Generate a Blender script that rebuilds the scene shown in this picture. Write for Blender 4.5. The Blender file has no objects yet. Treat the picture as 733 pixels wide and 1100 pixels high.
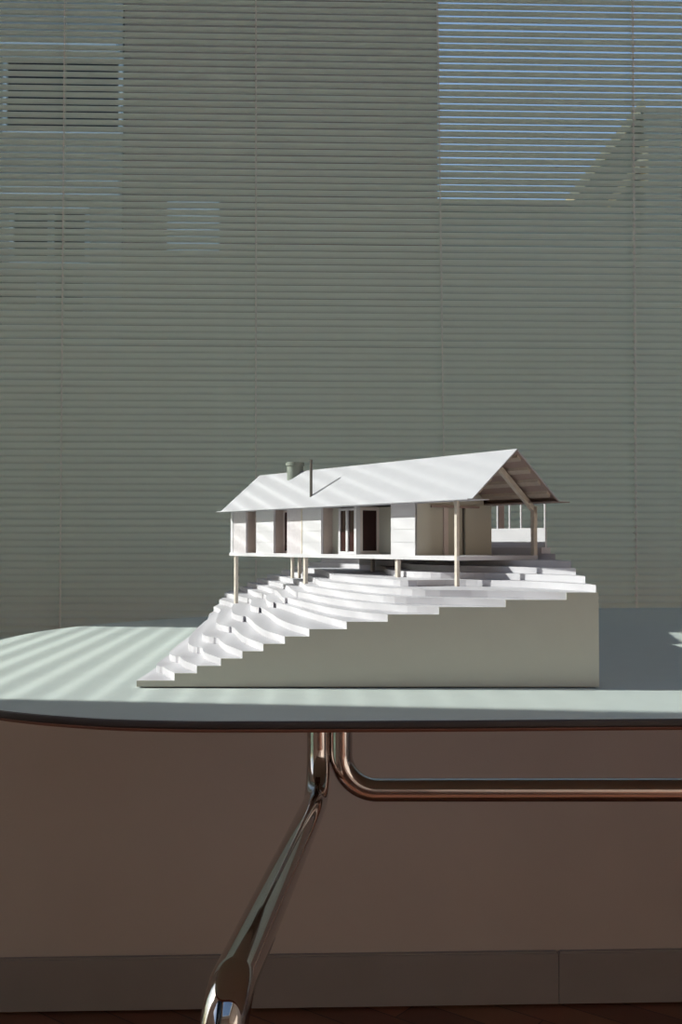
import bpy, bmesh, math, random
from mathutils import Vector, Matrix
from mathutils.geometry import delaunay_2d_cdt
random.seed(4)
sc = bpy.context.scene
COL = sc.collection
R = math.radians

# ------------------------------------------------------------------ constants
F = 1100.0                      # focal length in pixels of the 733 x 1100 frame
PITCH = R(1.72)
TZ = 0.74                       # table top height
CAMZ = TZ + 0.095
YAW = R(1.9)                    # the room is turned this much against the camera
WALL = 1.869                    # distance of the window wall

# ------------------------------------------------------------------ helpers
def rm(x, y, z=0.0):
    """room coordinates -> world"""
    return Vector((x*math.cos(YAW) - y*math.sin(YAW), x*math.sin(YAW) + y*math.cos(YAW), z))

def at(px, py, Y):
    """a point seen at pixel px,py that stands at distance Y"""
    a = (px-366.5)/F; b = (550-py)/F
    c, s = math.cos(PITCH), math.sin(PITCH)
    v = Vector((a, c-b*s, s+b*c))
    v = v*(Y/v.y)
    return Vector((v.x, v.y, CAMZ+v.z))

def empty(name, loc, label=None, cat=None, group=None):
    o = bpy.data.objects.new(name, None)
    o.empty_display_size = 0.05
    o.location = loc
    COL.objects.link(o)
    tag(o, label, cat, group)
    return o

def tag(o, label=None, cat=None, group=None, kind=None):
    if label: o['label'] = label
    if cat: o['category'] = cat
    if group: o['group'] = group
    if kind: o['kind'] = kind
    return o

def origin_of(o):
    p = Vector((0, 0, 0))
    while o is not None:
        p += Vector(o.location); o = o.parent
    return p

def obj(name, bm, mat, parent=None, loc=None, smooth=None, label=None):
    """bm is in world coordinates; the mesh is stored relative to the origin"""
    o0 = Vector(loc) if loc is not None else Vector((0, 0, 0))
    base = origin_of(parent)
    bmesh.ops.translate(bm, verts=bm.verts, vec=-(base + o0 if parent is not None else o0))
    bmesh.ops.recalc_face_normals(bm, faces=bm.faces)
    me = bpy.data.meshes.new(name)
    bm.to_mesh(me); bm.free()
    for m in (mat if isinstance(mat, (list, tuple)) else [mat]):
        me.materials.append(m)
    if smooth is not None:
        me.polygons.foreach_set('use_smooth', [True]*len(me.polygons))
        if smooth < 180:
            me.set_sharp_from_angle(angle=R(smooth))
    o = bpy.data.objects.new(name, me)
    o.location = o0
    COL.objects.link(o)
    if parent is not None:
        o.parent = parent
    if label: o['label'] = label
    return o

def struct(name, bm, mat, **k):
    o = obj(name, bm, mat, **k); o['kind'] = 'structure'; return o

def hexa(bm, pts):
    """eight points: bottom 4 ccw, top 4 ccw"""
    v = [bm.verts.new(p) for p in pts]
    for f in ((3,2,1,0), (4,5,6,7), (0,1,5,4), (1,2,6,5), (2,3,7,6), (3,0,4,7)):
        bm.faces.new([v[i] for i in f])

def rbox(bm, x0, x1, y0, y1, z0, z1):
    hexa(bm, [rm(x0,y0,z0), rm(x1,y0,z0), rm(x1,y1,z0), rm(x0,y1,z0),
              rm(x0,y0,z1), rm(x1,y0,z1), rm(x1,y1,z1), rm(x0,y1,z1)])

def rboxes(*bs):
    bm = bmesh.new()
    for b in bs: rbox(bm, *b)
    return bm

def prism(bm, pts, z0, z1):
    vb = [bm.verts.new((x, y, z0)) for x, y in pts]
    vt = [bm.verts.new((x, y, z1)) for x, y in pts]
    n = len(pts)
    bm.faces.new(vb[::-1]); bm.faces.new(vt)
    for i in range(n):
        j = (i+1) % n
        bm.faces.new((vb[i], vb[j], vt[j], vt[i]))

def cdt_prism(bm, pts, z0, z1):
    """a prism over any outline, with constrained Delaunay triangles on top and below"""
    n = len(pts)
    vs_, es_, fs_, *_ = delaunay_2d_cdt([Vector(p) for p in pts], [(i, (i+1) % n) for i in range(n)], [], 1, 1e-6)
    vb = [bm.verts.new((v.x, v.y, z0)) for v in vs_]; vt = [bm.verts.new((v.x, v.y, z1)) for v in vs_]
    cnt = {}
    for f in fs_:
        bm.faces.new([vt[i] for i in f]); bm.faces.new([vb[i] for i in reversed(f)])
        for i in range(len(f)):
            a, b = f[i], f[(i+1) % len(f)]
            cnt[(a, b)] = cnt.get((a, b), 0)+1
    for (a, b) in cnt:
        if (b, a) not in cnt:
            bm.faces.new((vb[a], vb[b], vt[b], vt[a]))
    for v in [v for v in bm.verts if not v.link_faces]: bm.verts.remove(v)

def frame_of(t, up=Vector((0, 0, 1))):
    t = t.normalized()
    if abs(t.dot(up)) > 0.95: up = Vector((0, 1, 0))
    s = t.cross(up).normalized()
    return s, s.cross(t).normalized()

def tube(bm, pts, r, seg=16, caps=True):
    pts = [Vector(p) for p in pts]
    rings = []
    s = None
    for i, p in enumerate(pts):
        t = (pts[min(i+1, len(pts)-1)] - pts[max(i-1, 0)]).normalized()
        if s is None:
            s, u = frame_of(t)
        else:
            s = (s - t*s.dot(t)).normalized()
            u = s.cross(t).normalized()
        rr = r[i] if isinstance(r, (list, tuple)) else r
        rings.append([bm.verts.new(p + (s*math.cos(a) + u*math.sin(a))*rr)
                      for a in [2*math.pi*k/seg for k in range(seg)]])
    for a, b in zip(rings, rings[1:]):
        for k in range(seg):
            bm.faces.new((a[k], a[(k+1) % seg], b[(k+1) % seg], b[k]))
    if caps:
        bm.faces.new(rings[0][::-1]); bm.faces.new(rings[-1])

def bent(points, radius, n=14):
    """polyline with its corners rounded by arcs of the given radius"""
    P = [Vector(p) for p in points]
    out = [P[0]]
    for i in range(1, len(P)-1):
        rad = radius[i-1] if isinstance(radius, (list, tuple)) else radius
        a = (P[i-1]-P[i]).normalized(); b = (P[i+1]-P[i]).normalized()
        ang = a.angle(b)
        d = rad/math.tan(ang/2)
        c = P[i] + (a+b).normalized()*(rad/math.sin(ang/2))
        p0 = P[i]+a*d; p1 = P[i]+b*d
        v0 = p0-c; v1 = p1-c
        th = v0.angle(v1)
        for k in range(n+1):
            f = k/n
            out.append(c + (v0*math.sin((1-f)*th) + v1*math.sin(f*th))/math.sin(th))
    out.append(P[-1])
    return out

def spline(pts, n=6, closed=False):
    out = []
    m = len(pts)
    rng = range(m) if closed else range(m-1)
    for i in rng:
        g = (lambda k: pts[k % m]) if closed else (lambda k: pts[max(0, min(m-1, k))])
        p0, p1, p2, p3 = g(i-1), g(i), g(i+1), g(i+2)
        for k in range(n):
            t = k/n
            out.append(tuple(0.5*((2*p1[a]) + (-p0[a]+p2[a])*t + (2*p0[a]-5*p1[a]+4*p2[a]-p3[a])*t*t
                                  + (-p0[a]+3*p1[a]-3*p2[a]+p3[a])*t**3) for a in (0, 1)))
    if not closed: out.append(tuple(pts[-1]))
    return out

# ------------------------------------------------------------------ materials
def srgb(r, g, b):
    f = lambda c: (c/255/12.92) if c/255 <= 0.04045 else ((c/255+0.055)/1.055)**2.4
    return (f(r), f(g), f(b), 1)

def mat(name, col, rough=0.6, metal=0.0, noise=0.0, scale=40.0, bump=0.0, bscale=400.0, spec=0.5, coat=0.0):
    m = bpy.data.materials.new(name); m.use_nodes = True
    nt = m.node_tree; b = nt.nodes['Principled BSDF']
    b.inputs['Base Color'].default_value = col
    b.inputs['Roughness'].default_value = rough
    b.inputs['Metallic'].default_value = metal
    b.inputs['Specular IOR Level'].default_value = spec
    b.inputs['Coat Weight'].default_value = coat
    if noise or bump:
        tc = nt.nodes.new('ShaderNodeTexCoord')
    if noise:
        n = nt.nodes.new('ShaderNodeTexNoise'); n.inputs['Scale'].default_value = scale
        n.inputs['Detail'].default_value = 4
        r = nt.nodes.new('ShaderNodeValToRGB')
        r.color_ramp.elements[0].position = 0.3; r.color_ramp.elements[1].position = 0.7
        r.color_ramp.elements[0].color = tuple(c*(1-noise) for c in col[:3])+(1,)
        r.color_ramp.elements[1].color = tuple(min(1, c*(1+noise)) for c in col[:3])+(1,)
        nt.links.new(tc.outputs['Object'], n.inputs['Vector'])
        nt.links.new(n.outputs['Fac'], r.inputs['Fac'])
        nt.links.new(r.outputs['Color'], b.inputs['Base Color'])
    if bump:
        n2 = nt.nodes.new('ShaderNodeTexNoise'); n2.inputs['Scale'].default_value = bscale
        bp = nt.nodes.new('ShaderNodeBump'); bp.inputs['Strength'].default_value = bump
        bp.inputs['Distance'].default_value = 0.001
        nt.links.new(tc.outputs['Object'], n2.inputs['Vector'])
        nt.links.new(n2.outputs['Fac'], bp.inputs['Height'])
        nt.links.new(bp.outputs['Normal'], b.inputs['Normal'])
    return m

M = {}
M['wall']     = mat('painted_plaster', (0.60, 0.50, 0.43, 1), 0.85, noise=0.03, scale=6, bump=0.15, bscale=120)
M['base']     = mat('painted_baseboard', (0.32, 0.275, 0.25, 1), 0.6, noise=0.04, scale=10)
M['ceiling']  = mat('ceiling_paint', (0.85, 0.85, 0.82, 1), 0.9, noise=0.02, scale=5)
M['table']    = mat('laminate_top', (0.54, 0.60, 0.57, 1), 0.42, noise=0.015, scale=60, bump=0.03, bscale=900)
M['slat']     = mat('painted_aluminium_slat', (0.68, 0.82, 0.73, 1), 0.38, noise=0.02, scale=30)
M['cord']     = mat('white_cord', (0.92, 0.93, 0.90, 1), 0.7, noise=0.02)
M['band']     = mat('dark_edge_band', (0.035, 0.027, 0.026, 1), 0.5, noise=0.05, scale=60)
M['core']     = mat('red_brown_core', (0.20, 0.085, 0.055, 1), 0.6, noise=0.1, scale=60)
M['chrome']   = mat('chrome', (0.60, 0.57, 0.56, 1), 0.05, 1.0, noise=0.02, scale=20)
M['card']     = mat('white_card', (0.64, 0.63, 0.65, 1), 0.7, noise=0.015, scale=90, bump=0.05, bscale=700)
M['foam']     = mat('foam_board', (0.56, 0.55, 0.575, 1), 0.65, noise=0.012, scale=70, bump=0.05, bscale=500)
M['cover']    = mat('warm_white_card', (0.52, 0.51, 0.44, 1), 0.7, noise=0.015, scale=60)
M['roofcard'] = mat('roof_card', (0.48, 0.48, 0.505, 1), 0.65, noise=0.015, scale=90)
M['shutter']  = mat('lavender_white_card', (0.62, 0.58, 0.60, 1), 0.7, noise=0.05, scale=300)
M['bass']     = mat('basswood_strip', (0.64, 0.58, 0.50, 1), 0.7, noise=0.08, scale=300)
M['jamb']     = mat('shade_darkened_card', (0.46, 0.39, 0.35, 1), 0.8, noise=0.03, scale=200)  # white card darkened, the shade of the openings put into its colour
M['frame']    = mat('frame_card', (0.66, 0.58, 0.55, 1), 0.7, noise=0.03, scale=200)
M['pane']     = mat('dark_acetate', (0.035, 0.012, 0.012, 1), 0.25, noise=0.1, scale=60, spec=0.3)  # dark tint stands in for the unlit interior behind the panes
M['purlin']   = mat('purlin_strip', (0.50, 0.42, 0.35, 1), 0.75, noise=0.06, scale=300)
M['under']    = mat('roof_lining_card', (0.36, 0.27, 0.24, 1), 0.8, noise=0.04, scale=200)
M['stack']    = mat('grey_green_tube', (0.24, 0.27, 0.23, 1), 0.5, noise=0.03, scale=200)
M['pole']     = mat('dark_metal_rod', (0.16, 0.15, 0.13, 1), 0.4, 0.3, noise=0.05, scale=200)
M['wframe']   = mat('window_frame_paint', (0.6, 0.6, 0.56, 1), 0.5, noise=0.02, scale=20)
M['asphalt']  = mat('pale_paving', (0.62, 0.61, 0.58, 1), 0.9, noise=0.2, scale=3)
M['facade_a'] = mat('pale_render', (0.30, 0.32, 0.32, 1), 0.9, noise=0.08, scale=1.5)
M['facade_b'] = mat('brown_brick_render', (0.21, 0.165, 0.14, 1), 0.9, noise=0.12, scale=2.5)
M['facade_c'] = mat('grey_stone', (0.36, 0.39, 0.37, 1), 0.9, noise=0.12, scale=2.0)
M['trim_out'] = mat('light_stone_trim', (0.52, 0.60, 0.66, 1), 0.8, noise=0.05, scale=4)
M['cream']    = mat('cream_trim', (0.85, 0.72, 0.48, 1), 0.8, noise=0.05, scale=4)
M['dark_gl']  = mat('dark_window_glass', (0.012, 0.018, 0.03, 1), 0.35, noise=0.1, scale=3, spec=0.2)
M['roof_out'] = mat('slate_roof', (0.14, 0.14, 0.15, 1), 0.8, noise=0.15, scale=5)

m = mat('translucent_slat', (0.885, 0.922, 0.86, 1), 0.4, noise=0.02, scale=30)
nt_ = m.node_tree; tr = nt_.nodes.new('ShaderNodeBsdfTranslucent'); tr.inputs[0].default_value = (0.90, 0.955, 0.92, 1)
mx_ = nt_.nodes.new('ShaderNodeMixShader'); mx_.inputs[0].default_value = 0.42
out_ = [n for n in nt_.nodes if n.type == 'OUTPUT_MATERIAL'][0]
nt_.links.new(nt_.nodes['Principled BSDF'].outputs[0], mx_.inputs[1]); nt_.links.new(tr.outputs[0], mx_.inputs[2])
nt_.links.new(mx_.outputs[0], out_.inputs[0])
M['tslat'] = m

def glass_mat():
    m = bpy.data.materials.new('window_glass'); m.use_nodes = True
    nt = m.node_tree; nt.nodes.clear()
    o = nt.nodes.new('ShaderNodeOutputMaterial')
    t = nt.nodes.new('ShaderNodeBsdfTransparent'); t.inputs[0].default_value = (0.93, 0.96, 0.95, 1)
    g = nt.nodes.new('ShaderNodeBsdfGlossy'); g.inputs['Roughness'].default_value = 0.0
    fr = nt.nodes.new('ShaderNodeFresnel'); fr.inputs['IOR'].default_value = 1.25
    mx = nt.nodes.new('ShaderNodeMixShader')
    nt.links.new(fr.outputs[0], mx.inputs[0]); nt.links.new(t.outputs[0], mx.inputs[1])
    nt.links.new(g.outputs[0], mx.inputs[2]); nt.links.new(mx.outputs[0], o.inputs[0])
    return m
M['glass'] = glass_mat()

def parquet():
    m = bpy.data.materials.new('parquet_floor'); m.use_nodes = True
    nt = m.node_tree; b = nt.nodes['Principled BSDF']; b.inputs['Roughness'].default_value = 0.38
    tc = nt.nodes.new('ShaderNodeTexCoord')
    mp = nt.nodes.new('ShaderNodeMapping'); mp.inputs['Rotation'].default_value = (0, 0, R(38))
    br = nt.nodes.new('ShaderNodeTexBrick')
    br.inputs['Scale'].default_value = 1.0
    br.inputs['Brick Width'].default_value = 0.42; br.inputs['Row Height'].default_value = 0.075
    br.inputs['Mortar Size'].default_value = 0.0012; br.inputs['Bias'].default_value = 0.0
    br.inputs['Color1'].default_value = (0.30, 0.115, 0.06, 1)
    br.inputs['Color2'].default_value = (0.17, 0.06, 0.035, 1)
    br.inputs['Mortar'].default_value = (0.03, 0.012, 0.01, 1)
    w = nt.nodes.new('ShaderNodeTexNoise'); w.inputs['Scale'].default_value = 9
    mm = nt.nodes.new('ShaderNodeMixRGB'); mm.blend_type = 'MULTIPLY'; mm.inputs[0].default_value = 0.35
    nt.links.new(tc.outputs['Object'], mp.inputs[0]); nt.links.new(mp.outputs[0], br.inputs[0])
    nt.links.new(tc.outputs['Object'], w.inputs['Vector'])
    nt.links.new(br.outputs['Color'], mm.inputs[1]); nt.links.new(w.outputs['Color'], mm.inputs[2])
    nt.links.new(mm.outputs[0], b.inputs['Base Color'])
    return m
M['floor'] = parquet()

# ------------------------------------------------------------------ the room
XL, XR, YN, CZ = -0.85, 2.05, -3.2, 3.5          # left, right, near, ceiling (room coordinates)
WX0, WX1, WZ0, WZ1 = -0.78, 1.95, 0.66, 2.03      # back window opening
LY0, LY1, LZ0, LZ1 = 0.737, 1.300, 0.10, 1.68     # left window opening
NY0, NY1, NZ0, NZ1 = -3.0, 0.35, 1.10, 3.35       # second left window, unseen behind the camera, added to fill the room
T = 0.14
struct('floor', rboxes((XL-T, XR+T, YN-T, WALL+T, -0.05, 0.0)), M['floor'])
SX0, SX1, SY0, SY1 = -0.7, 1.9, -2.8, 1.0         # unseen roof light, added to bring sky light onto table and slats
struct('ceiling', rboxes((XL-T, XR+T, YN-T, SY0, CZ, CZ+0.12), (XL-T, XR+T, SY1, WALL+T, CZ, CZ+0.12),
                         (XL-T, SX0, SY0, SY1, CZ, CZ+0.12), (SX1, XR+T, SY0, SY1, CZ, CZ+0.12)), M['ceiling'])
struct('fill_roof_light', rboxes((SX0, SX1, SY0, SY1, CZ+.05, CZ+.054)), M['glass'])
struct('wall_back', rboxes((XL-T, XR+T, WALL, WALL+T, 0, WZ0),
                           (XL-T, XR+T, WALL, WALL+T, WZ1, CZ),
                           (XL-T, WX0, WALL, WALL+T, WZ0, WZ1),
                           (WX1, XR+T, WALL, WALL+T, WZ0, WZ1)), M['wall'])
struct('wall_left', rboxes((XL-T, XL, YN-T, NY0, 0, CZ), (XL-T, XL, NY1, LY0, 0, CZ), (XL-T, XL, LY1, WALL, 0, CZ),
                           (XL-T, XL, NY0, NY1, 0, NZ0), (XL-T, XL, NY0, NY1, NZ1, CZ),
                           (XL-T, XL, LY0, LY1, 0, LZ0), (XL-T, XL, LY0, LY1, LZ1, CZ)), M['wall'])
struct('wall_right', rboxes((XR, XR+T, YN-T, WALL, 0, CZ)), M['wall'])
struct('wall_near', rboxes((XL, XR, YN-T, YN, 0, CZ)), M['wall'])

def baseboard(name, segs):
    bm = bmesh.new()
    for (x0, x1, y0, y1) in segs:
        rbox(bm, x0, x1, y0, y1, 0.005, 0.097)
    bmesh.ops.bevel(bm, geom=[e for e in bm.edges if all(v.co.z > 0.09 for v in e.verts)], offset=0.003, segments=2,
                    affect='EDGES')
    struct(name, bm, M['base'])
JX = 0.455
baseboard('baseboard_back', [(XL+0.001, JX-0.0006, WALL-0.013, WALL-0.0005), (JX+0.0006, XR-0.001, WALL-0.013, WALL-0.0005)])
baseboard('baseboard_left', [(XL+0.0005, XL+0.013, YN+0.001, WALL-0.014)])
baseboard('baseboard_right', [(XR-0.013, XR-0.0005, YN+0.001, WALL-0.014)])

def window(name, axis, a0, a1, z0, z1, plane, mull):
    """axis 'x': lies in the back wall, 'y': in the left wall; plane = outer depth of the frame"""
    root = empty(name, (0, 0, 0)); root['kind'] = 'structure'
    def bx(bm, p0, p1, q0, q1, d0, d1):
        if axis == 'x': rbox(bm, p0, p1, plane+d0, plane+d1, q0, q1)
        else: rbox(bm, plane-d1, plane-d0, p0, p1, q0, q1)
    w = 0.012 if axis == 'y' else 0.04
    bm = bmesh.new()
    bx(bm, a0, a1, z0, z0+w, 0, .04); bx(bm, a0, a1, z1-w, z1, 0, .04)
    bx(bm, a0, a0+w, z0+w, z1-w, 0, .04); bx(bm, a1-w, a1, z0+w, z1-w, 0, .04)
    for m in mull: bx(bm, m-w/2, m+w/2, z0+w, z1-w, 0, .04)
    obj('window_frame', bm, M['wframe'], root)
    edges = [a0+w] + [e for m in mull for e in (m-w/2, m+w/2)] + [a1-w]
    for k in range(0, len(edges), 2):
        bm = bmesh.new(); bx(bm, edges[k], edges[k+1], z0+w, z1-w, .018, .022)
        obj('window_pane', bm, M['glass'], root)
    return root
window('window_1', 'x', WX0, WX1, WZ0, WZ1, WALL+0.08, [1.1])
window('window_2', 'y', LY0, LY1, LZ0, LZ1, XL-0.08, [])
window('fill_window', 'y', NY0, NY1, NZ0, NZ1, XL-0.08, [-1.9, -.8])  # out of view, added for fill light

# ------------------------------------------------------------------ venetian blinds
PITCHB, SLW = 0.0125, 0.0165
def slat_mesh(name, length, tilt, axis, SLW=0.0165, CR=-0.0032, m='tslat'):
    """a crowned slat; local y points out of the room (x for the left window: -x)"""
    bm = bmesh.new()
    n = 6; prof = []
    for k in range(n+1):
        s = -SLW/2 + SLW*k/n
        crown = CR*(1-(2*s/SLW)**2)
        prof.append((s*math.cos(tilt) - crown*math.sin(tilt), s*math.sin(tilt) + crown*math.cos(tilt)))
    th = 0.00012
    rows = []
    for (u, w) in prof:
        nx, nz = math.sin(tilt)*th, -math.cos(tilt)*th
        if axis == 'x':
            rows.append([bm.verts.new((x, u+dx, w+dz)) for x in (-length/2, length/2) for dx, dz in ((0, 0), (nx, nz))])
        else:
            rows.append([bm.verts.new((-(u+dx), y, w+dz)) for y in (-length/2, length/2) for dx, dz in ((0, 0), (nx, nz))])
    for a, b in zip(rows, rows[1:]):
        bm.faces.new((a[0], a[2], b[2], b[0])); bm.faces.new((a[1], b[1], b[3], a[3]))
        bm.faces.new((a[0], b[0], b[1], a[1])); bm.faces.new((a[2], a[3], b[3], b[2]))
    bm.faces.new((rows[0][0], rows[0][1], rows[0][3], rows[0][2])); bm.faces.new((rows[-1][0], rows[-1][2], rows[-1][3], rows[-1][1]))
    bmesh.ops.recalc_face_normals(bm, faces=bm.faces)
    me = bpy.data.meshes.new(name); bm.to_mesh(me); bm.free()
    me.materials.append(M[m])
    me.polygons.foreach_set('use_smooth', [True]*len(me.polygons)); me.set_sharp_from_angle(angle=R(50))
    return me

# back blind, hung just inside the wall in front of the window
BX0, BX1, BY = XL+0.012, 2.03, WALL-0.022
BZ0 = 0.655
blind = empty('venetian_blind', rm((BX0+BX1)/2, BY, BZ0),
              'wide grey-green venetian blind with nearly closed slats covering the window behind the table', 'blind')
me = slat_mesh('slat', BX1-BX0, R(57.3), 'x')
N = 107
for i in range(100):
    o = bpy.data.objects.new('slat', me); COL.objects.link(o); o.parent = blind
    o.location = (0, random.uniform(-.0002, .0002), 0.016 + i*PITCHB + random.uniform(-.00025, .00025))
    o.rotation_euler = (R(random.uniform(-1.3, 1.3) + (13 if i < 5 else 6 if i == 5 else 0)), R(random.uniform(-.012, .012)), YAW)
bm = bmesh.new()
for i in range(100, N):                      # the few slats above the frame's view, under the head rail
    b2_ = bmesh.new(); b2_.from_mesh(me)
    bmesh.ops.transform(b2_, verts=b2_.verts, matrix=Matrix.Translation(blind.location + Vector((0, 0, 0.016+i*PITCHB))) @ Matrix.Rotation(YAW, 4, 'Z'))
    tmp = bpy.data.meshes.new('tmp'); b2_.to_mesh(tmp); b2_.free(); bm.from_mesh(tmp); bpy.data.meshes.remove(tmp)
tag(obj('upper_slats', bm, M['tslat'], blind), kind='stuff')
obj('bottom_rail', rboxes((BX0, BX1, BY-0.008, BY+0.008, BZ0-0.002, BZ0+0.008)), M['slat'], blind)
ht = BZ0 + 0.016 + N*PITCHB
obj('head_rail', rboxes((BX0, BX1, BY-0.0125, BY+0.0125, ht, ht+0.025)), M['slat'], blind)
def ladder(px_top, px_bot, bright):
    """a ladder cord seen from px_top at the frame's top edge to px_bot near the blind's foot"""
    def onplane(px, py):
        # intersect view ray with the plane of the slats' room-side edges
        d = at(px, py, 1.0) - Vector((0, 0, CAMZ))
        n = rm(0, 1, 0); t = (BY-0.0078)/(d.dot(n))
        return Vector((0, 0, CAMZ)) + d*t
    a = onplane(px_top, 0); b = onplane(px_bot, 652)
    dirv = (a-b)/(a.z-b.z)
    b = b + dirv*(BZ0-0.001-b.z)
    top = b + dirv*(ht-BZ0)
    bm = bmesh.new()
    tube(bm, [b, top], 0.0010, 6)
    cord = obj('ladder_cord', bm, M['cord'], blind, smooth=40)
    bm = bmesh.new()
    back = rm(0, 0.0145, 0)
    tube(bm, [b+back, top+back], 0.0006, 6)
    xo = rm(1, 0, 0)
    for i in range(N):
        z = BZ0 + 0.016 + i*PITCHB
        p = b + dirv*(z-0.0070-b.z)
        # the rung runs under the slat, knotted at the room side
        tube(bm, [p - xo*0.0009 + Vector((0, 0, 0.0035)), p + xo*0.0010 - Vector((0, 0, 0.0018))], bright, 6)
    obj('ladder_rungs', bm, M['cord'], cord, smooth=40)
ladder(69.5, 64.5, 0.0016)
ladder(275, 275, 0.0017)
ladder(470.5, 479, 0.0010)
ladder(680, 684, 0.0030)
bm = bmesh.new()
p = at(63.5, 655, BY-0.02)
tube(bm, [p, p+Vector((0, 0, -0.02)), p+Vector((0.0005, 0, -0.033))], [0.0006, 0.0006, 0.0018], 8)
obj('cord_tassel', bm, M['cord'], blind, smooth=40)

# left blind, hung in the left window (out of frame; it stripes the sunlight)
lx = XL-0.03
lb = empty('venetian_blind', rm(lx, (LY0+LY1)/2, LZ0),
           'white venetian blind with open slats in the left side window, throwing the striped sunlight', 'blind')
me2 = slat_mesh('slat', LY1-LY0-0.006, R(40.5), 'y', 0.0205, 0.0014, 'slat')
LP = 0.0172; LN = 96
for i in range(LN):
    o = bpy.data.objects.new('slat', me2); COL.objects.link(o); o.parent = lb
    o.location = (0, 0, LZ1-LZ0-0.035-i*LP)
    o.rotation_euler = (0, 0, YAW)
obj('head_rail', rboxes((lx-0.012, lx+0.012, LY0+0.003, LY1-0.003, LZ1-0.024, LZ1-0.001)), M['slat'], lb)
for k in (0.2, 0.8):
    y = LY0+(LY1-LY0)*k
    bm = bmesh.new(); tube(bm, [rm(lx+0.009, y, LZ1-0.024), rm(lx+0.009, y, LZ1-0.035-LN*LP)], 0.0005, 6)
    obj('ladder_cord', bm, M['cord'], lb)
zb = LZ1-0.035-LN*LP-0.004
obj('bottom_rail', rboxes((lx-0.008, lx+0.008, LY0+0.003, LY1-0.003, zb-0.005, zb+0.004)), M['slat'], lb)

# ------------------------------------------------------------------ the table
outline = [(1.45, .640), (1.2, .612), (.9, .592), (.6, .577), (.4, .567), (.186, .5595), (.042, .5535), (-.045, .5515), (-.092, .5530),
           (-.138, .5615), (-.1930, .5865), (-.250, .632), (-.300, .710), (-.334, .84), (-.341, .93), (-.337, 1.01),
           (-.3236, 1.105), (-.2900, 1.19), (-.2278, 1.272), (-.1481, 1.338), (-.03, 1.400), (.12, 1.450), (.37, 1.4905),
           (.6, 1.508), (.9, 1.512), (1.2, 1.495), (1.45, 1.455), (1.62, 1.37), (1.72, 1.22), (1.74, 1.07), (1.70, .90), (1.61, .755)]
ol = spline(outline, 8, closed=True)
def inset(poly, d):
    n = len(poly); out = []
    for i in range(n):
        a, b = Vector(poly[i-1]), Vector(poly[(i+1) % n])
        t = (b-a).normalized()
        out.append((poly[i][0]-t.y*d*SGN, poly[i][1]+t.x*d*SGN))
    return out
area = sum(ol[i-1][0]*ol[i][1]-ol[i][0]*ol[i-1][1] for i in range(len(ol)))
SGN = 1 if area > 0 else -1
table = empty('conference_table', (0.65, 1.04, 0),
              'long oval conference table with a pale grey-green top on bent chrome tubes', 'table')
bm = bmesh.new()
def ringed(prof, closed_top, closed_bot):
    bm = bmesh.new()
    rings = [[bm.verts.new((x, y, TZ+dz)) for x, y in inset(ol, d)] for d, dz in prof]
    n = len(ol)
    for a, b in zip(rings, rings[1:]):
        for i in range(n):
            bm.faces.new((a[i], a[(i+1) % n], b[(i+1) % n], b[i]))
    if closed_top: bm.faces.new(rings[0])
    if closed_bot: bm.faces.new(rings[-1][::-1])
    if not closed_top:
        for i in range(n):
            bm.faces.new((rings[0][i], rings[-1][i], rings[-1][(i+1) % n], rings[0][(i+1) % n]))
    return bm
bm.free()
obj('tabletop', ringed([(0.0032, 0.0), (0.0022, -0.0001), (0.0014, -0.0004), (0.0009, -0.0009), (0.0014, -0.0046), (0.0180, -0.0088), (0.04, -0.0140)], True, True),
    M['table'], table, smooth=30)
obj('edge_band', ringed([(0.0010, -0.0007), (0.0003, -0.0012), (0.0, -0.002), (0.0, -0.0042), (0.0006, -0.0050), (0.0012, -0.0050), (0.0012, -0.0007)], False, False),
    M['band'], table, smooth=30, label='dark edge band')
obj('edge_core', ringed([(0.0008, -0.0051), (0.0005, -0.0056), (0.0010, -0.0062), (0.0040, -0.0074), (0.0175, -0.0090), (0.0018, -0.0051)], False, False),
    M['core'], table, smooth=30, label='reddish brown lower edge')

RT = 0.0153
UZ = TZ-0.0142
def leg(mirror_x=None, mirror_y=None):
    def mp(p):
        p = Vector(p)
        if mirror_x is not None: p.x = 2*mirror_x-p.x
        if mirror_y is not None: p.y = 2*mirror_y-p.y
        return p
    # a tube that drops from the top, runs forward under it and turns down to the floor
    k = at(342.4, 855.2, 1.36)
    top = Vector((k.x, 1.36, UZ))
    e = at(242.0, 1073.5, 0.648)
    foot = Vector((e.x-.040, e.y+.015, 0.006))
    bm = bmesh.new(); tube(bm, bent([mp(top), mp(k), mp(e), mp(foot)], [0.060, 0.030], 22), RT, 36)
    l = obj('leg', bm, M['chrome'], table, smooth=60)
    bm = bmesh.new(); p = mp(foot)
    tube(bm, [Vector((p.x, p.y, 0.0)), Vector((p.x, p.y, 0.010))], RT+0.002, 24)
    obj('foot_glide', bm, M['pole'], l, smooth=40)
leg()
leg(mirror_x=0.65)
a = at(366.2, 783, 1.362); b = at(366.2, 848.5, 1.362)
xr = 1.30-a.x
bm = bmesh.new()
tube(bm, bent([Vector((a.x, 1.362, UZ)), Vector((a.x, 1.362, b.z)), Vector((xr, 1.362, b.z)), Vector((xr, 1.362, UZ))], [0.048, 0.048], 20), RT, 28)
obj('stretcher', bm, M['chrome'], table, smooth=60)
for sx in (a.x-0.012, xr+0.012):
    bm = bmesh.new()
    prism(bm, [(sx-0.07, 1.30), (sx+0.07, 1.30), (sx+0.07, 1.42), (sx-0.07, 1.42)], UZ-0.003, UZ-0.0001)
    obj('mounting_plate', bm, M['pole'], table)

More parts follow.
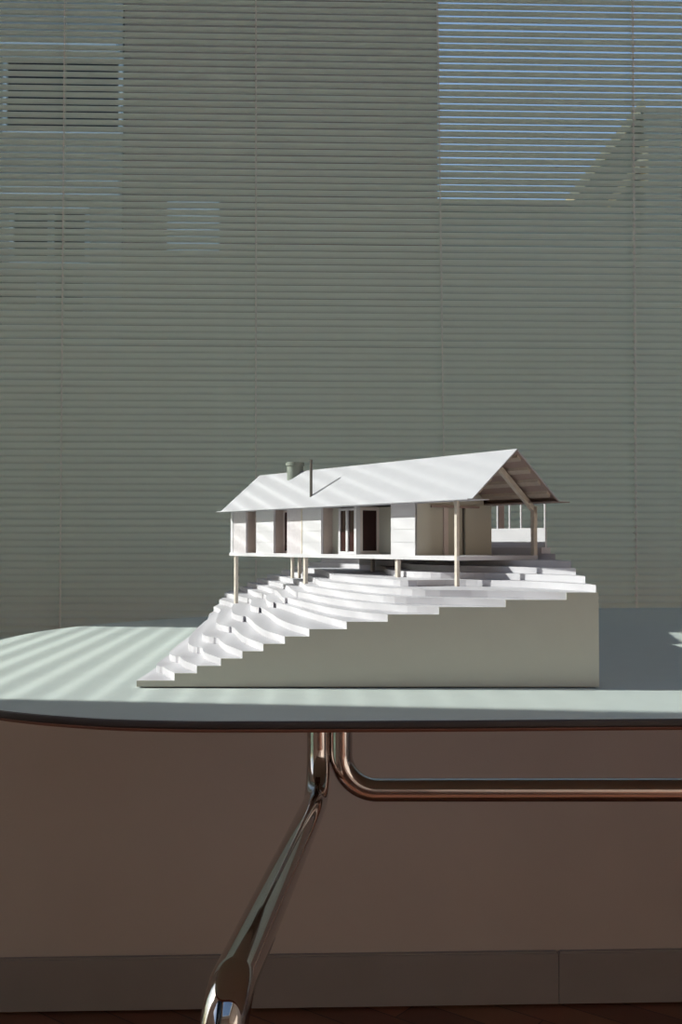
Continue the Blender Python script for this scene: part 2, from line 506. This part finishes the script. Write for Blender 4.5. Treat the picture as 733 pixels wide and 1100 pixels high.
# ------------------------------------------------------------------ the terraced site
t = 0.0048
FX = {2: -.1090, 3: -.0944, 4: -.0787, 5: -.0646, 6: -.0509, 7: -.0368, 8: -.0208, 9: .0037, 10: .0306, 11: .0643, 12: .108, 13: .148, 14: .1675}
Y0, YB, LX, RX = .674, 1.22, -.1320, .168
con = {
 2: [(-.1170,.692), (-.1225,.708), (-.1260,.712), (-.1290,.718), (-.1308,.74), (-.1312,.80), (LX,.921)],
 3: [(-.1080,.705), (-.1140,.728), (-.1185,.733), (-.1225,.740), (-.1265,.76), (-.1292,.83), (LX,.958)],
 4: [(-.0940,.710), (-.1005,.742), (-.1055,.748), (-.1100,.756), (-.1175,.79), (-.1255,.87), (LX,.995)],
 5: [(-.0820,.722), (-.0915,.765), (-.0965,.772), (-.1015,.780), (-.1095,.81), (-.1205,.92), (LX,1.028)],
 6: [(-.0690,.727), (-.0840,.803), (-.0890,.811), (-.0935,.820), (-.1030,.85), (-.1140,.95), (-.1200,1.02), (LX,1.063)],
 7: [(-.0560,.732), (-.0775,.850), (-.0820,.857), (-.0860,.866), (-.0950,.90), (-.1045,.98), (-.1100,1.04), (LX,1.112)],
 8: [(-.0420,.745), (-.0680,.890), (-.0720,.897), (-.0758,.906), (-.0830,.94), (-.0890,1.015), (-.1000,1.06), (LX,1.160)],
 9: [(-.0150,.735), (-.0540,.885), (-.0590,.893), (-.0640,.905), (-.0695,.95), (-.0750,1.018), (-.0900,1.08), (-.1205,YB)],
 10: [(.0120,.700), (-.0130,.760), (-.0430,.868), (-.0500,.885), (-.0630,1.006), (-.0760,1.07), (-.1120,YB)],
 11: [(.0380,.697), (.0000,.760), (-.0330,.868), (-.0400,.89), (-.0520,1.000), (-.0640,1.07), (-.1000,YB)],
 12: [(.0700,.696), (.0300,.722), (.0020,.785), (-.0250,.872), (-.0310,.90), (-.0410,1.000), (-.0520,1.07), (-.0880,YB)],
 13: [(.1000,.700), (.0500,.720), (.0200,.770), (-.0150,.866), (-.0200,.90), (-.0300,1.000), (-.0400,1.07), (-.0715,YB)],
 14: [(.1500,.715), (.1250,.748), (.0862,.775), (.0500,.763), (.0250,.800), (-.0040,.872), (-.0090,.91), (-.0150,1.00), (-.0250,1.07), (-.0570,YB)],
 15: [(.1400,.752), (.1100,.785), (.0700,.800), (.0450,.845), (.0400,.92), (.0420,1.00), (.0180,1.09), (-.0380,YB)],
 16: [(.1450,.760), (.1150,.796), (.0830,.825), (.0620,.87), (.0560,.94), (.0550,1.02), (.0300,1.11), (-.0240,YB)],
 17: [(.1450,.775), (.1200,.812), (.0950,.850), (.0760,.89), (.0700,.95), (.0690,1.03), (.0440,1.12), (-.0050,YB)],
}
START = {15: .705, 16: .733, 17: .747}
def layer_poly(k):
    if k == 1:
        return [(-.1338, Y0), (RX, Y0), (RX, YB), (LX, YB)]
    if k in FX:
        c = [(FX[k], Y0)] + con[k]
    elif k in con:
        c = [(RX, START[k])] + con[k]
    else:
        c = None
    c = spline(c, 5)
    c = [(max(LX, x), min(YB, max(Y0, y))) for x, y in c]
    poly = c[:]
    if poly[-1][1] < YB-1e-5:
        poly.append((LX, YB))
    poly.append((RX, YB))
    if k in FX: poly.append((RX, Y0))
    return poly
# house frame: u runs along the ridge to the back left, v across it to the right
C0 = Vector((.0862, .765)); A = Vector((-.579, .815)).normalized(); G = Vector((.815, .579)).normalized()
def H(u, v, z):
    p = C0 + A*u + G*v
    return Vector((p.x, p.y, TZ+z))
def H2(u, v):
    p = C0 + A*u + G*v; return (p.x, p.y)
polys = {k: layer_poly(k) for k in range(1, 18)}
polys[18] = [(RX, .803), H2(.0, .0868), H2(.24, .0868), (.060, 1.13), (.045, YB), (RX, YB)]
polys[19] = [(RX, .821), H2(.0, .0905), H2(.23, .0905), (.070, 1.13), (.055, YB), (RX, YB)]
SHADE_HILL = [(.128, .950), (.156, 1.10), (RX-.001, 1.175), (RX, YB), (.070, YB), (.088, 1.075)]
for k in range(20, 27):                       # unseen layers added behind the house to shade the table
    f_ = 1-(k-20)*.035
    polys[k] = [(.135+(x-.135)*f_, min(YB, 1.14+(y-1.14)*f_)) for x, y in SHADE_HILL]
def clipy(poly): return [(x, min(y, YB)) for x, y in poly]
polys[18] = clipy(polys[18]); polys[19] = clipy(polys[19])
def dedupe(p):
    out = []
    for q in p:
        if not out or (abs(q[0]-out[-1][0]) + abs(q[1]-out[-1][1])) > 1e-5: out.append(q)
    return out
def inside(poly, x, y):
    r = False; n = len(poly)
    for i in range(n):
        x1, y1 = poly[i]; x2, y2 = poly[i-1]
        if (y1 > y) != (y2 > y) and x < (x2-x1)*(y-y1)/(y2-y1)+x1: r = not r
    return r
def ground(x, y):
    return max([k*t for k in polys if inside(polys[k], x, y)] or [0])

site = empty('terraced_site_base', (0.018, .947, TZ),
             'white terraced hillside base of stacked foam board layers lying on the table', 'architectural model base')
bm = bmesh.new(); prism(bm, [(-.128, Y0+.004), (RX-.004, Y0+.004), (RX-.004, YB-.004), (-.126, YB-.004)], TZ, TZ+.0009)
obj('base_sheet', bm, M['purlin'], site)
for k in range(1, 27):
    bm = bmesh.new()
    cdt_prism(bm, dedupe(polys[k]), TZ+max(.0009, (k-1)*t), TZ+k*t)
    if k > 2:                                  # glued-on backing inside the layers below
        e_ = .0008+.0003*(k % 3)
        inner = [(min(RX-e_, max(LX+e_, x)), min(YB-e_, max(Y0+e_, y))) for x, y in dedupe(polys[k])]
        cdt_prism(bm, dedupe(inner), TZ+(k-3)*t+.0012, TZ+(k-1)*t+.0002)
    obj('terrace_layer', bm, M['foam'], site)
for k in range(2, 18):
    bad = [p for p in polys[k] if not inside(polys[k-1], p[0]*.998+.0002, p[1]*.999)]
    if bad: print('OVERHANG', k, [(round(x, 4), round(y, 4)) for x, y in bad][:8])
# the front cover sheet, cut to the stepped outline
bm = bmesh.new()
xs = [-.1338] + [FX[k] for k in range(2, 14)] + [RX+.001]
for i in range(13):
    y1, y0 = Y0-.0002, Y0-.0012
    hexa(bm, [Vector((xs[i], y0, TZ+.0009)), Vector((xs[i+1], y0, TZ+.0009)), Vector((xs[i+1], y1, TZ+.0009)), Vector((xs[i], y1, TZ+.0009)),
              Vector((xs[i], y0, TZ+(i+1)*t)), Vector((xs[i+1], y0, TZ+(i+1)*t)), Vector((xs[i+1], y1, TZ+(i+1)*t)), Vector((xs[i], y1, TZ+(i+1)*t))])
bmesh.ops.remove_doubles(bm, verts=bm.verts, dist=1e-6)
obj('front_cover', bm, M['cover'], site, label='smooth warm white cover sheet on the front of the base')

# ------------------------------------------------------------------ the house
hz = min(ground(*H2(.337, .004)), 1)
hb = H(.17, .042, .0)
house = empty('house_model', (hb.x, hb.y, TZ+hz),
              'white card model of a long gabled house on thin stilts standing on the terraced base', 'architectural model')
def hbox(bm, u0, u1, v0, v1, z0, z1):
    hexa(bm, [H(u0,v0,z0), H(u1,v0,z0), H(u1,v1,z0), H(u0,v1,z0), H(u0,v0,z1), H(u1,v0,z1), H(u1,v1,z1), H(u0,v1,z1)])
def hb_(name, m, *bs, parent=None, label=None):
    bm = bmesh.new()
    for b in bs: hbox(bm, *b)
    return obj(name, bm, m, parent or house, label=label)
DZ = .085; WT = .1262; LEN = .3445; WV0 = .0006; WV1 = .083; GU = .0491
hb_('deck', M['card'], (-.002, .3452, -.0004, .0845, .0817, DZ))
EZ, RZ, EV0, EV1, RV = .1270, .1655, -.008, .084, .038
def roofz(v):
    return EZ + (RZ-EZ)*(v-EV0)/(RV-EV0) if v < RV else EZ + (RZ-EZ)*(EV1-v)/(EV1-RV)
RU0, RU1 = -.026, .350
RTK = .0011
roof = None
def slope(name, m, v0, v1, off0, off1, parent, u0=RU0, u1=RU1):
    bm = bmesh.new()
    a0, a1 = roofz(v0), roofz(v1)
    hexa(bm, [H(u0,v0,a0-off1), H(u1,v0,a0-off1), H(u1,v1,a1-off1), H(u0,v1,a1-off1),
              H(u0,v0,a0-off0), H(u1,v0,a0-off0), H(u1,v1,a1-off0), H(u0,v1,a1-off0)])
    return obj(name, bm, m, parent)
roof = slope('roof', M['roofcard'], EV0, RV, 0, RTK, house)
slope('roof_panel', M['roofcard'], RV, EV1, 0, RTK, roof)
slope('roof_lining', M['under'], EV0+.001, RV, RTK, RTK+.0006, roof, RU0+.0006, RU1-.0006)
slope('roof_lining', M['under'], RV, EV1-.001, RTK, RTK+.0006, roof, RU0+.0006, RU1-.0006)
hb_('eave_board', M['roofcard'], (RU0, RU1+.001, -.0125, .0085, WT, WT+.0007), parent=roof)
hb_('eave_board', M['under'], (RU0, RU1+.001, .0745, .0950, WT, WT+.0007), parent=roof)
off = RTK+.0006
for v in (.0425, .0530, .0635, .0740, .0335, .0230, .0125, .0030):
    bm = bmesh.new()
    z = roofz(v)-off
    vs = .0016; sl = (RZ-EZ)/(RV-EV0)*(1 if v < RV else -1)
    hexa(bm, [H(-.0235,v-vs,z-vs*sl-.0022), H(RU1-.003,v-vs,z-vs*sl-.0022), H(RU1-.003,v+vs,z+vs*sl-.0022), H(-.0235,v+vs,z+vs*sl-.0022),
              H(-.0235,v-vs,z-vs*sl), H(RU1-.003,v-vs,z-vs*sl), H(RU1-.003,v+vs,z+vs*sl), H(-.0235,v+vs,z+vs*sl)])
    obj('purlin', bm, M['purlin'], roof)
# facade on the sunlit long side
th = .0022
def boards(u0, u1):
    bm = bmesh.new()
    nb = 4; hgt = (WT-DZ)/nb
    for i in range(nb):
        hbox(bm, u0, u1, WV0, WV0+th, DZ+i*hgt+(.00022 if i else 0), DZ+(i+1)*hgt)
    hbox(bm, u0+.0003, u1-.0003, WV0+.0004, WV0+th+.0003, DZ, WT)
    return obj('facade_panel', bm, M['card'], house, label='white facade panel scored into four boards')
for u0, u1 in ((.261, .2935), (.1804, .2105), (GU, .0798)): boards(u0, u1)
hb_('facade_panel', M['card'], (.3395, LEN, WV0, WV0+th, DZ, WT))
for u0, u1 in ((.314, .3390), (.2133, .2376)):
    hb_('shutter', M['shutter'], (u0, u1, WV0+.0004, WV0+.0004+th, DZ, WT), label='smooth grey-white shutter panel')
hb_('facade_post', M['bass'], (.2109, .2129, WV0-.0003, WV0+th, DZ, WT))
# jambs and back panels of the two narrow openings
RD = .0108
for u0, u1 in ((.2935, .314), (.2376, .261)):
    hb_('jamb', M['jamb'], (u1, u1+.0012, WV0+th+.0004, WV0+RD+.010, DZ, WT), (u0-.0012, u0, WV0+th+.0004, WV0+RD+.010, DZ, WT))
    wf = hb_('window_frame', M['frame'], (u0, u0+.002, WV0+RD, WV0+RD+.0015, DZ, WT), (u1-.0022, u1, WV0+RD, WV0+RD+.0015, DZ, WT),
             (u0+.002, u1-.0022, WV0+RD, WV0+RD+.0015, DZ, DZ+.0022), (u0+.002, u1-.0022, WV0+RD, WV0+RD+.0015, WT-.002, WT))
    hb_('window_pane', M['pane'], (u0+.002, u1-.0022, WV0+RD+.0006, WV0+RD+.0011, DZ+.0022, WT-.002), parent=wf, label='dark brown window pane')
# the bay: sliding door set back, then a deeper notch with a side window
B0, B1, BN = .0798, .1804, .1408
DV = .013; BV = .0345
hb_('jamb', M['jamb'], (B1, B1+.0012, WV0+th+.0004, DV+.004, DZ, WT))
z0, z1 = DZ, WT-.0008
def panes(u0, u1, v, zb, zt, parts, fw):
    fr = [(u0, u0+fw, v, v+.002, zb, zt), (u1-fw, u1, v, v+.002, zb, zt), (u0+fw, u1-fw, v, v+.002, zb, zb+fw*.9), (u0+fw, u1-fw, v, v+.002, zt-fw*.8, zt)]
    um = (u0+u1)/2
    fr.append((um-fw*.55, um+fw*.55, v-.0006, v+.002, zb+fw*.9, zt-fw*.8))
    w = hb_('door_frame', M['card'], *fr)
    for a_, b_ in ((u0+fw, um-fw*.55), (um+fw*.55, u1-fw)):
        hb_('door_pane', M['pane'], (a_, b_, v+.0009, v+.0013, zb+fw*.9, zt-fw*.8), parent=w, label='dark brown door pane')
    return w
hb_('wall_panel', M['cover'], (.1700, B1, DV, DV+.002, DZ, WT))
panes(BN+.0022, .1698, DV-.001, z0, z1, 2, .0026)
hb_('facade_post', M['card'], (BN-.0012, BN+.002, DV-.0035, DV+.001, DZ, WT))
# side window in the return wall, facing the porch end
v0, v1 = DV+.001, BV
fw = .0026
wf = hb_('window_frame', M['frame'], (BN-.0012, BN+.0003, v0, v0+fw, DZ, WT), (BN-.0012, BN+.0003, v1-fw, v1, DZ, WT),
         (BN-.0012, BN+.0003, v0+fw, v1-fw, DZ, DZ+.003), (BN-.0012, BN+.0003, v0+fw, v1-fw, WT-.003, WT))
hb_('window_pane', M['pane'], (BN-.0007, BN-.0002, v0+fw, v1-fw, DZ+.003, WT-.003), parent=wf, label='dark brown window pane')
hb_('wall_panel', M['cover'], (B0-.001, BN+.0003, BV, BV+.002, DZ, WT))
hb_('wall_panel', M['cover'], (B0-.002, B0-.0003, WV0+th+.0006, BV+.002, DZ, WT))
hb_('sun_patch_box', M['card'], (B0+.0175, B0+.0215, BV-.006, BV-.0005, DZ, DZ+.0150))  # white box standing in for a sunlit patch on the notch wall
# gable walls
def gable(u0, u1, m, name='gable_wall', cut=None):
    bm = bmesh.new()
    def poly(pts):
        vb = [bm.verts.new(H(u0, v, z)) for v, z in pts]; vt = [bm.verts.new(H(u1, v, z)) for v, z in pts]
        bm.faces.new(vb); bm.faces.new(vt[::-1])
        for i in range(len(pts)):
            j = (i+1) % len(pts); bm.faces.new((vb[i], vt[i], vt[j], vb[j]))
    e = .0042
    if cut is None:
        poly([(WV0+.0003, DZ), (WV1, DZ), (WV1, WT-.0002), (WV1-.0085, WT-.0002), (WV1-.0088, roofz(WV1-.0088)-e), (RV, RZ-e-.001), (.009, roofz(.009)-e), (.0088, WT-.0002), (WV0+.0003, WT-.0002)])
    else:
        a, b, zt = cut
        poly([(WV0+.0003, DZ), (a, DZ), (a, WT-.0002), (WV0+.0003, WT-.0002)])
        poly([(b, DZ), (WV1, DZ), (WV1, WT-.0002), (b, WT-.0002)])
        poly([(a, zt), (b, zt), (b, WT-.0002), (a, WT-.0002)])
        poly([(.0088, WT-.0001), (WV1-.0088, WT-.0001), (WV1-.0088, roofz(WV1-.0088)-e), (RV, RZ-e-.001), (.0088, roofz(.0088)-e)])
    return obj(name, bm, m, house)
gable(GU, GU+.002, M['cover'], cut=(.0171, .0541, .1235))
gable(LEN-.002, LEN, M['card'])
hb_('rear_wall', M['card'], (GU+.002, LEN-.002, WV1-.002, WV1, DZ, WT-.0002))
hb_('door_leaf', M['cover'], (GU+.0035, GU+.0050, .0171, .0325, DZ, .1235))
hb_('door_stile', M['frame'], (GU+.0022, GU+.0050, .0327, .0372, DZ, .1235), label='brownish door stile')
hb_('door_leaf', M['cover'], (GU+.0035, GU+.0050, .0374, .0541, DZ, .1235))
hb_('door_rail', M['under'], (GU-.0018, GU-.0002, .0165, .0680, .1232, .1250), label='dark sliding door rail')
# porch posts and truss
def post(u, v, w, ztop, zbot=None, m='bass', d=None):
    g = ground(*H2(u, v)) if zbot is None else zbot
    d = d or w
    return hb_('post', M[m], (u-d/2, u+d/2, v-w/2, v+w/2, g, ztop))
post(0, .0005, .0026, WT-.0001, m='bass')
post(0, .0822, .0036, roofz(.0822)-.0045, m='bass')
for u in (.0738, .209, .337): post(u, .003, .0032, .0816)
for u in (.209, .337): post(u, .080, .0032, .0816)
post(.3395, .0725, .0028, .0816)
for s in (0, 1):
    bm = bmesh.new()
    va, vb_ = (.0835, RV) if s else (-.001, RV)
    za, zb_ = roofz(va)-off-.0024, RZ-off-.0030
    dp = .0050; w = .0036
    if s: za -= .0012
    hexa(bm, [H(-w/2, va, za-dp), H(w/2, va, za-dp), H(w/2, vb_, zb_-dp), H(-w/2, vb_, zb_-dp),
              H(-w/2, va, za), H(w/2, va, za), H(w/2, vb_, zb_), H(-w/2, vb_, zb_)])
    obj('rafter', bm, M['bass'], house)
# parapet with thin railing rods behind the porch
PV = .1310
par = hb_('parapet', M['card'], (.0342, .150, PV, PV+.002, 19*t, .1076), parent=site)
for u in (.0352, .0490, .0634, .0773, .0924, .107, .122):
    hb_('railing_rod', M['card'], (u-.0006, u+.0006, PV+.0004, PV+.0016, .1076, .1345), parent=par)
hb_('screen_wall', M['under'], (.0918, .0930, PV+.002, .1396, 19*t, .1340), parent=site, label='narrow dark screen beside the parapet')  # dark brown puts the look of an unlit side into the colour
# chimney drum on the ridge and the thin stove pipe
c = H(.2765, .0350, 0)
bm = bmesh.new()
pf = [(.0080, .152), (.0080, .1708), (.0090, .1710), (.0090, .1742), (.0084, .1745), (.0060, .1745), (.0060, .1700)]
seg = 28; rings = []
for r_, z in pf:
    rings.append([bm.verts.new((c.x+r_*math.cos(2*math.pi*k/seg), c.y+r_*math.sin(2*math.pi*k/seg), TZ+z)) for k in range(seg)])
for a_, b_ in zip(rings, rings[1:]):
    for k in range(seg): bm.faces.new((a_[k], a_[(k+1) % seg], b_[(k+1) % seg], b_[k]))
bm.faces.new(rings[0][::-1]); bm.faces.new(rings[-1])
obj('chimney_drum', bm, M['stack'], house, smooth=40)
# pole base where the view ray at 334,533 meets the front slope
d = at(334.3, 533, 1.0) - Vector((0, 0, CAMZ))
best = None
for i in range(4000):
    s_ = .9+.15*i/4000; p = Vector((0, 0, CAMZ))+d*s_
    q = Vector((p.x, p.y))-C0; v = q.dot(G)
    e = abs(p.z-TZ-roofz(v)) if -.005 < v < RV else 9
    if best is None or e < best[0]: best = (e, p)
pb = best[1]
bm = bmesh.new(); tube(bm, [pb-Vector((0, 0, .001)), pb+Vector((0, 0, .0335))], .00135, 14)
obj('flue_pipe', bm, M['pole'], house, smooth=40)

# ------------------------------------------------------------------ outside, seen between the slats
bm = bmesh.new(); prism(bm, [(-60, 3), (60, 3), (60, 60), (-60, 60)], -7.2, -7.0)
tag(obj('street', bm, M['asphalt']), kind='structure')
def pbox(bm, x0, x1, ya, yb, Y, d0, d1):
    """a box seen between pixel x0..x1 and rows ya (top)..yb at distance Y, from Y+d0 to Y+d1"""
    a_ = at(x0, yb, Y); b_ = at(x1, ya, Y)
    hexa(bm, [Vector((a_.x, Y+d0, a_.z)), Vector((b_.x, Y+d0, a_.z)), Vector((b_.x, Y+d1, a_.z)), Vector((a_.x, Y+d1, a_.z)),
              Vector((a_.x, Y+d0, b_.z)), Vector((b_.x, Y+d0, b_.z)), Vector((b_.x, Y+d1, b_.z)), Vector((a_.x, Y+d1, b_.z))])
def wallblock(x0, x1, ztop, Y, depth, m, root):
    bm = bmesh.new()
    a_ = at(x0, 500, Y).x; b_ = at(x1, 500, Y).x
    hexa(bm, [Vector((a_, Y, -7)), Vector((b_, Y, -7)), Vector((b_, Y+depth, -7)), Vector((a_, Y+depth, -7)),
              Vector((a_, Y, ztop)), Vector((b_, Y, ztop)), Vector((b_, Y+depth, ztop)), Vector((a_, Y+depth, ztop))])
    return obj('wall', bm, m, root)
def owin(x0, x1, ya, yb, Y, root, fr=3.0, m='trim_out'):
    bm = bmesh.new()
    pbox(bm, x0-fr, x0, ya-fr, yb+fr, Y, -.06, .0); pbox(bm, x1, x1+fr, ya-fr, yb+fr, Y, -.06, .0)
    pbox(bm, x0, x1, ya-fr, ya, Y, -.06, .0); pbox(bm, x0, x1, yb, yb+fr, Y, -.06, .0)
    w = obj('window_surround', bm, M[m], root)
    bm = bmesh.new(); pbox(bm, x0, x1, ya, yb, Y, -.02, -.005)
    obj('window_pane', bm, M['dark_gl'], w)
YA = 14.0
b1 = empty('apartment_building', (at(40, 500, YA).x, YA, -7), 'pale rendered building with large dark windows seen between the slats at upper left', 'building')
wallblock(-420, 129, 8.9, YA, 6, M['facade_a'], b1)
bm = bmesh.new(); pbox(bm, -420, 129, 52, 62, YA, -.25, 0); obj('cornice', bm, M['trim_out'], b1)
bm = bmesh.new(); pbox(bm, -420, 129, 198, 214, YA, -.15, 0); obj('cornice', bm, M['trim_out'], b1)
owin(9, 128, 67, 140, YA, b1, 5)
owin(-140, -12, 67, 140, YA, b1, 5)
owin(16, 52, 229, 282, YA, b1, 5)
owin(59, 92, 229, 282, YA, b1, 5)
for x in (-60, -110, -160): owin(x, x+36, 229, 282, YA, b1, 4)
owin(-2, 40, 290, 330, YA, b1, 4)
owin(60, 90, 296, 345, YA, b1, 2)
b2 = empty('brick_building', (at(300, 500, YA).x, YA, -7), 'tall dark brown building seen between the slats behind the middle of the blind', 'building')
wallblock(131, 471, 8.9, YA, 1.0, M['facade_b'], b2)
bm = bmesh.new(); pbox(bm, 180, 236, 214, 272, YA, -.05, 0); obj('window_shutter', bm, M['trim_out'], b2, label='pale closed shutter')
b3 = empty('stone_house', (at(560, 500, 15.3).x, 15.3, -7), 'grey stone house with a flat parapet seen between the slats at right', 'house')
zt = at(560, 221, 15.3).z
wallblock(450, 616, zt, 15.3, 1.4, M['facade_c'], b3)
bm = bmesh.new(); pbox(bm, 450, 612, 221, 225, 15.3, -.15, 0); obj('parapet', bm, M['roof_out'], b3)
# gabled house with a sunlit left verge
YG = 17.0
b4 = empty('gabled_house', (at(700, 500, YG).x, YG, -7), 'gabled house with a thin sunlit cream roof edge seen between the slats at far right', 'house')
p0 = at(612, 222, YG); p1 = at(688, 123, YG); p2 = at(980, 222, YG)
pk = at(780, 20, YG)
bm = bmesh.new()
sl = (p1.z-p0.z)/(p1.x-p0.x)
pts = [(p0.x, -7), (2*p1.x-p0.x+4, -7), (2*p1.x-p0.x+4, p0.z), (p1.x, p1.z), (p0.x, p0.z)]
for_y = [[bm.verts.new((x, y, z)) for x, z in pts] for y in (YG, YG+6)]
bm.faces.new(for_y[0]); bm.faces.new(for_y[1][::-1])
for i in range(5):
    j = (i+1) % 5; bm.faces.new((for_y[0][i], for_y[1][i], for_y[1][j], for_y[0][j]))
obj('wall', bm, M['facade_c'], b4)
def strip(a_, b_, w, d0, d1, m, name, root):
    bm = bmesh.new()
    n_ = Vector((-(b_.z-a_.z), 0, b_.x-a_.x)).normalized()*w
    P = [a_, b_, b_+n_, a_+n_]
    f0 = [bm.verts.new((p.x, YG+d0, p.z)) for p in P]; f1 = [bm.verts.new((p.x, YG+d1, p.z)) for p in P]
    bm.faces.new(f0); bm.faces.new(f1[::-1])
    for i in range(4):
        j = (i+1) % 4; bm.faces.new((f0[i], f1[i], f1[j], f0[j]))
    obj(name, bm, m, root)
strip(p0, p1, .12, -.45, 6, M['cream'], 'roof_verge', b4)
bm = bmesh.new(); pbox(bm, 689, 800, 124, 300, YG, -.22, 0); obj('stair_tower', bm, M['facade_c'], b4)
bm = bmesh.new(); pbox(bm, 686, 689, 160, 205, YG, -.40, -.1); obj('sunlit_edge', bm, M['cream'], b4)  # cream strip standing in for a sunlit vertical edge
q0 = at(655, 224, YG); q1 = at(688, 178, YG)
strip(q0, q1, .10, -.5, -.01, M['cream'], 'roof_verge', b4)

# ------------------------------------------------------------------ light
w = bpy.data.worlds.new('world'); sc.world = w; w.use_nodes = True
nt = w.node_tree; bg = nt.nodes['Background']
sky = nt.nodes.new('ShaderNodeTexSky'); sky.sky_type = 'NISHITA'
SUN_EL = R(32.5)
sv = Vector((.9925, -.122, 0)).normalized()*math.cos(SUN_EL) + Vector((0, 0, -math.sin(SUN_EL)))   # direction the light travels
sky.sun_disc = False; sky.sun_elevation = SUN_EL
sky.sun_rotation = math.atan2(-sv.x, -sv.y)
sky.air_density = 1.0; sky.dust_density = 1.6; sky.ozone_density = 1.2
nt.links.new(sky.outputs[0], bg.inputs[0]); bg.inputs[1].default_value = 0.15
sun = bpy.data.lights.new('sun', 'SUN'); sun.energy = 5.3; sun.angle = R(0.75); sun.color = (1.0, 0.96, 0.92)
so = bpy.data.objects.new('sun', sun); COL.objects.link(so)
so.location = (-4, 1, 3); so.rotation_euler = sv.to_track_quat('-Z', 'Y').to_euler()

# ------------------------------------------------------------------ camera
cam = bpy.data.cameras.new('camera'); co = bpy.data.objects.new('camera', cam); COL.objects.link(co)
co.location = (0, 0, CAMZ); co.rotation_euler = (R(90)+PITCH, 0, 0)
cam.sensor_fit = 'VERTICAL'; cam.sensor_height = 36.0; cam.lens = 36.0*F/1100.0
cam.clip_start = 0.05; cam.clip_end = 300
sc.camera = co
vs = sc.view_settings
vs.view_transform = 'Standard'; vs.look = 'None'; vs.exposure = 0.52; vs.gamma = 1.0; vs.use_curve_mapping = False
cy = sc.cycles
cy.use_denoising = True
try: cy.denoiser = 'OPENIMAGEDENOISE'
except Exception: pass
cy.max_bounces = 10; cy.diffuse_bounces = 7; cy.glossy_bounces = 5; cy.transparent_max_bounces = 12
cy.caustics_reflective = False; cy.caustics_refractive = False
cy.sample_clamp_indirect = 6.0
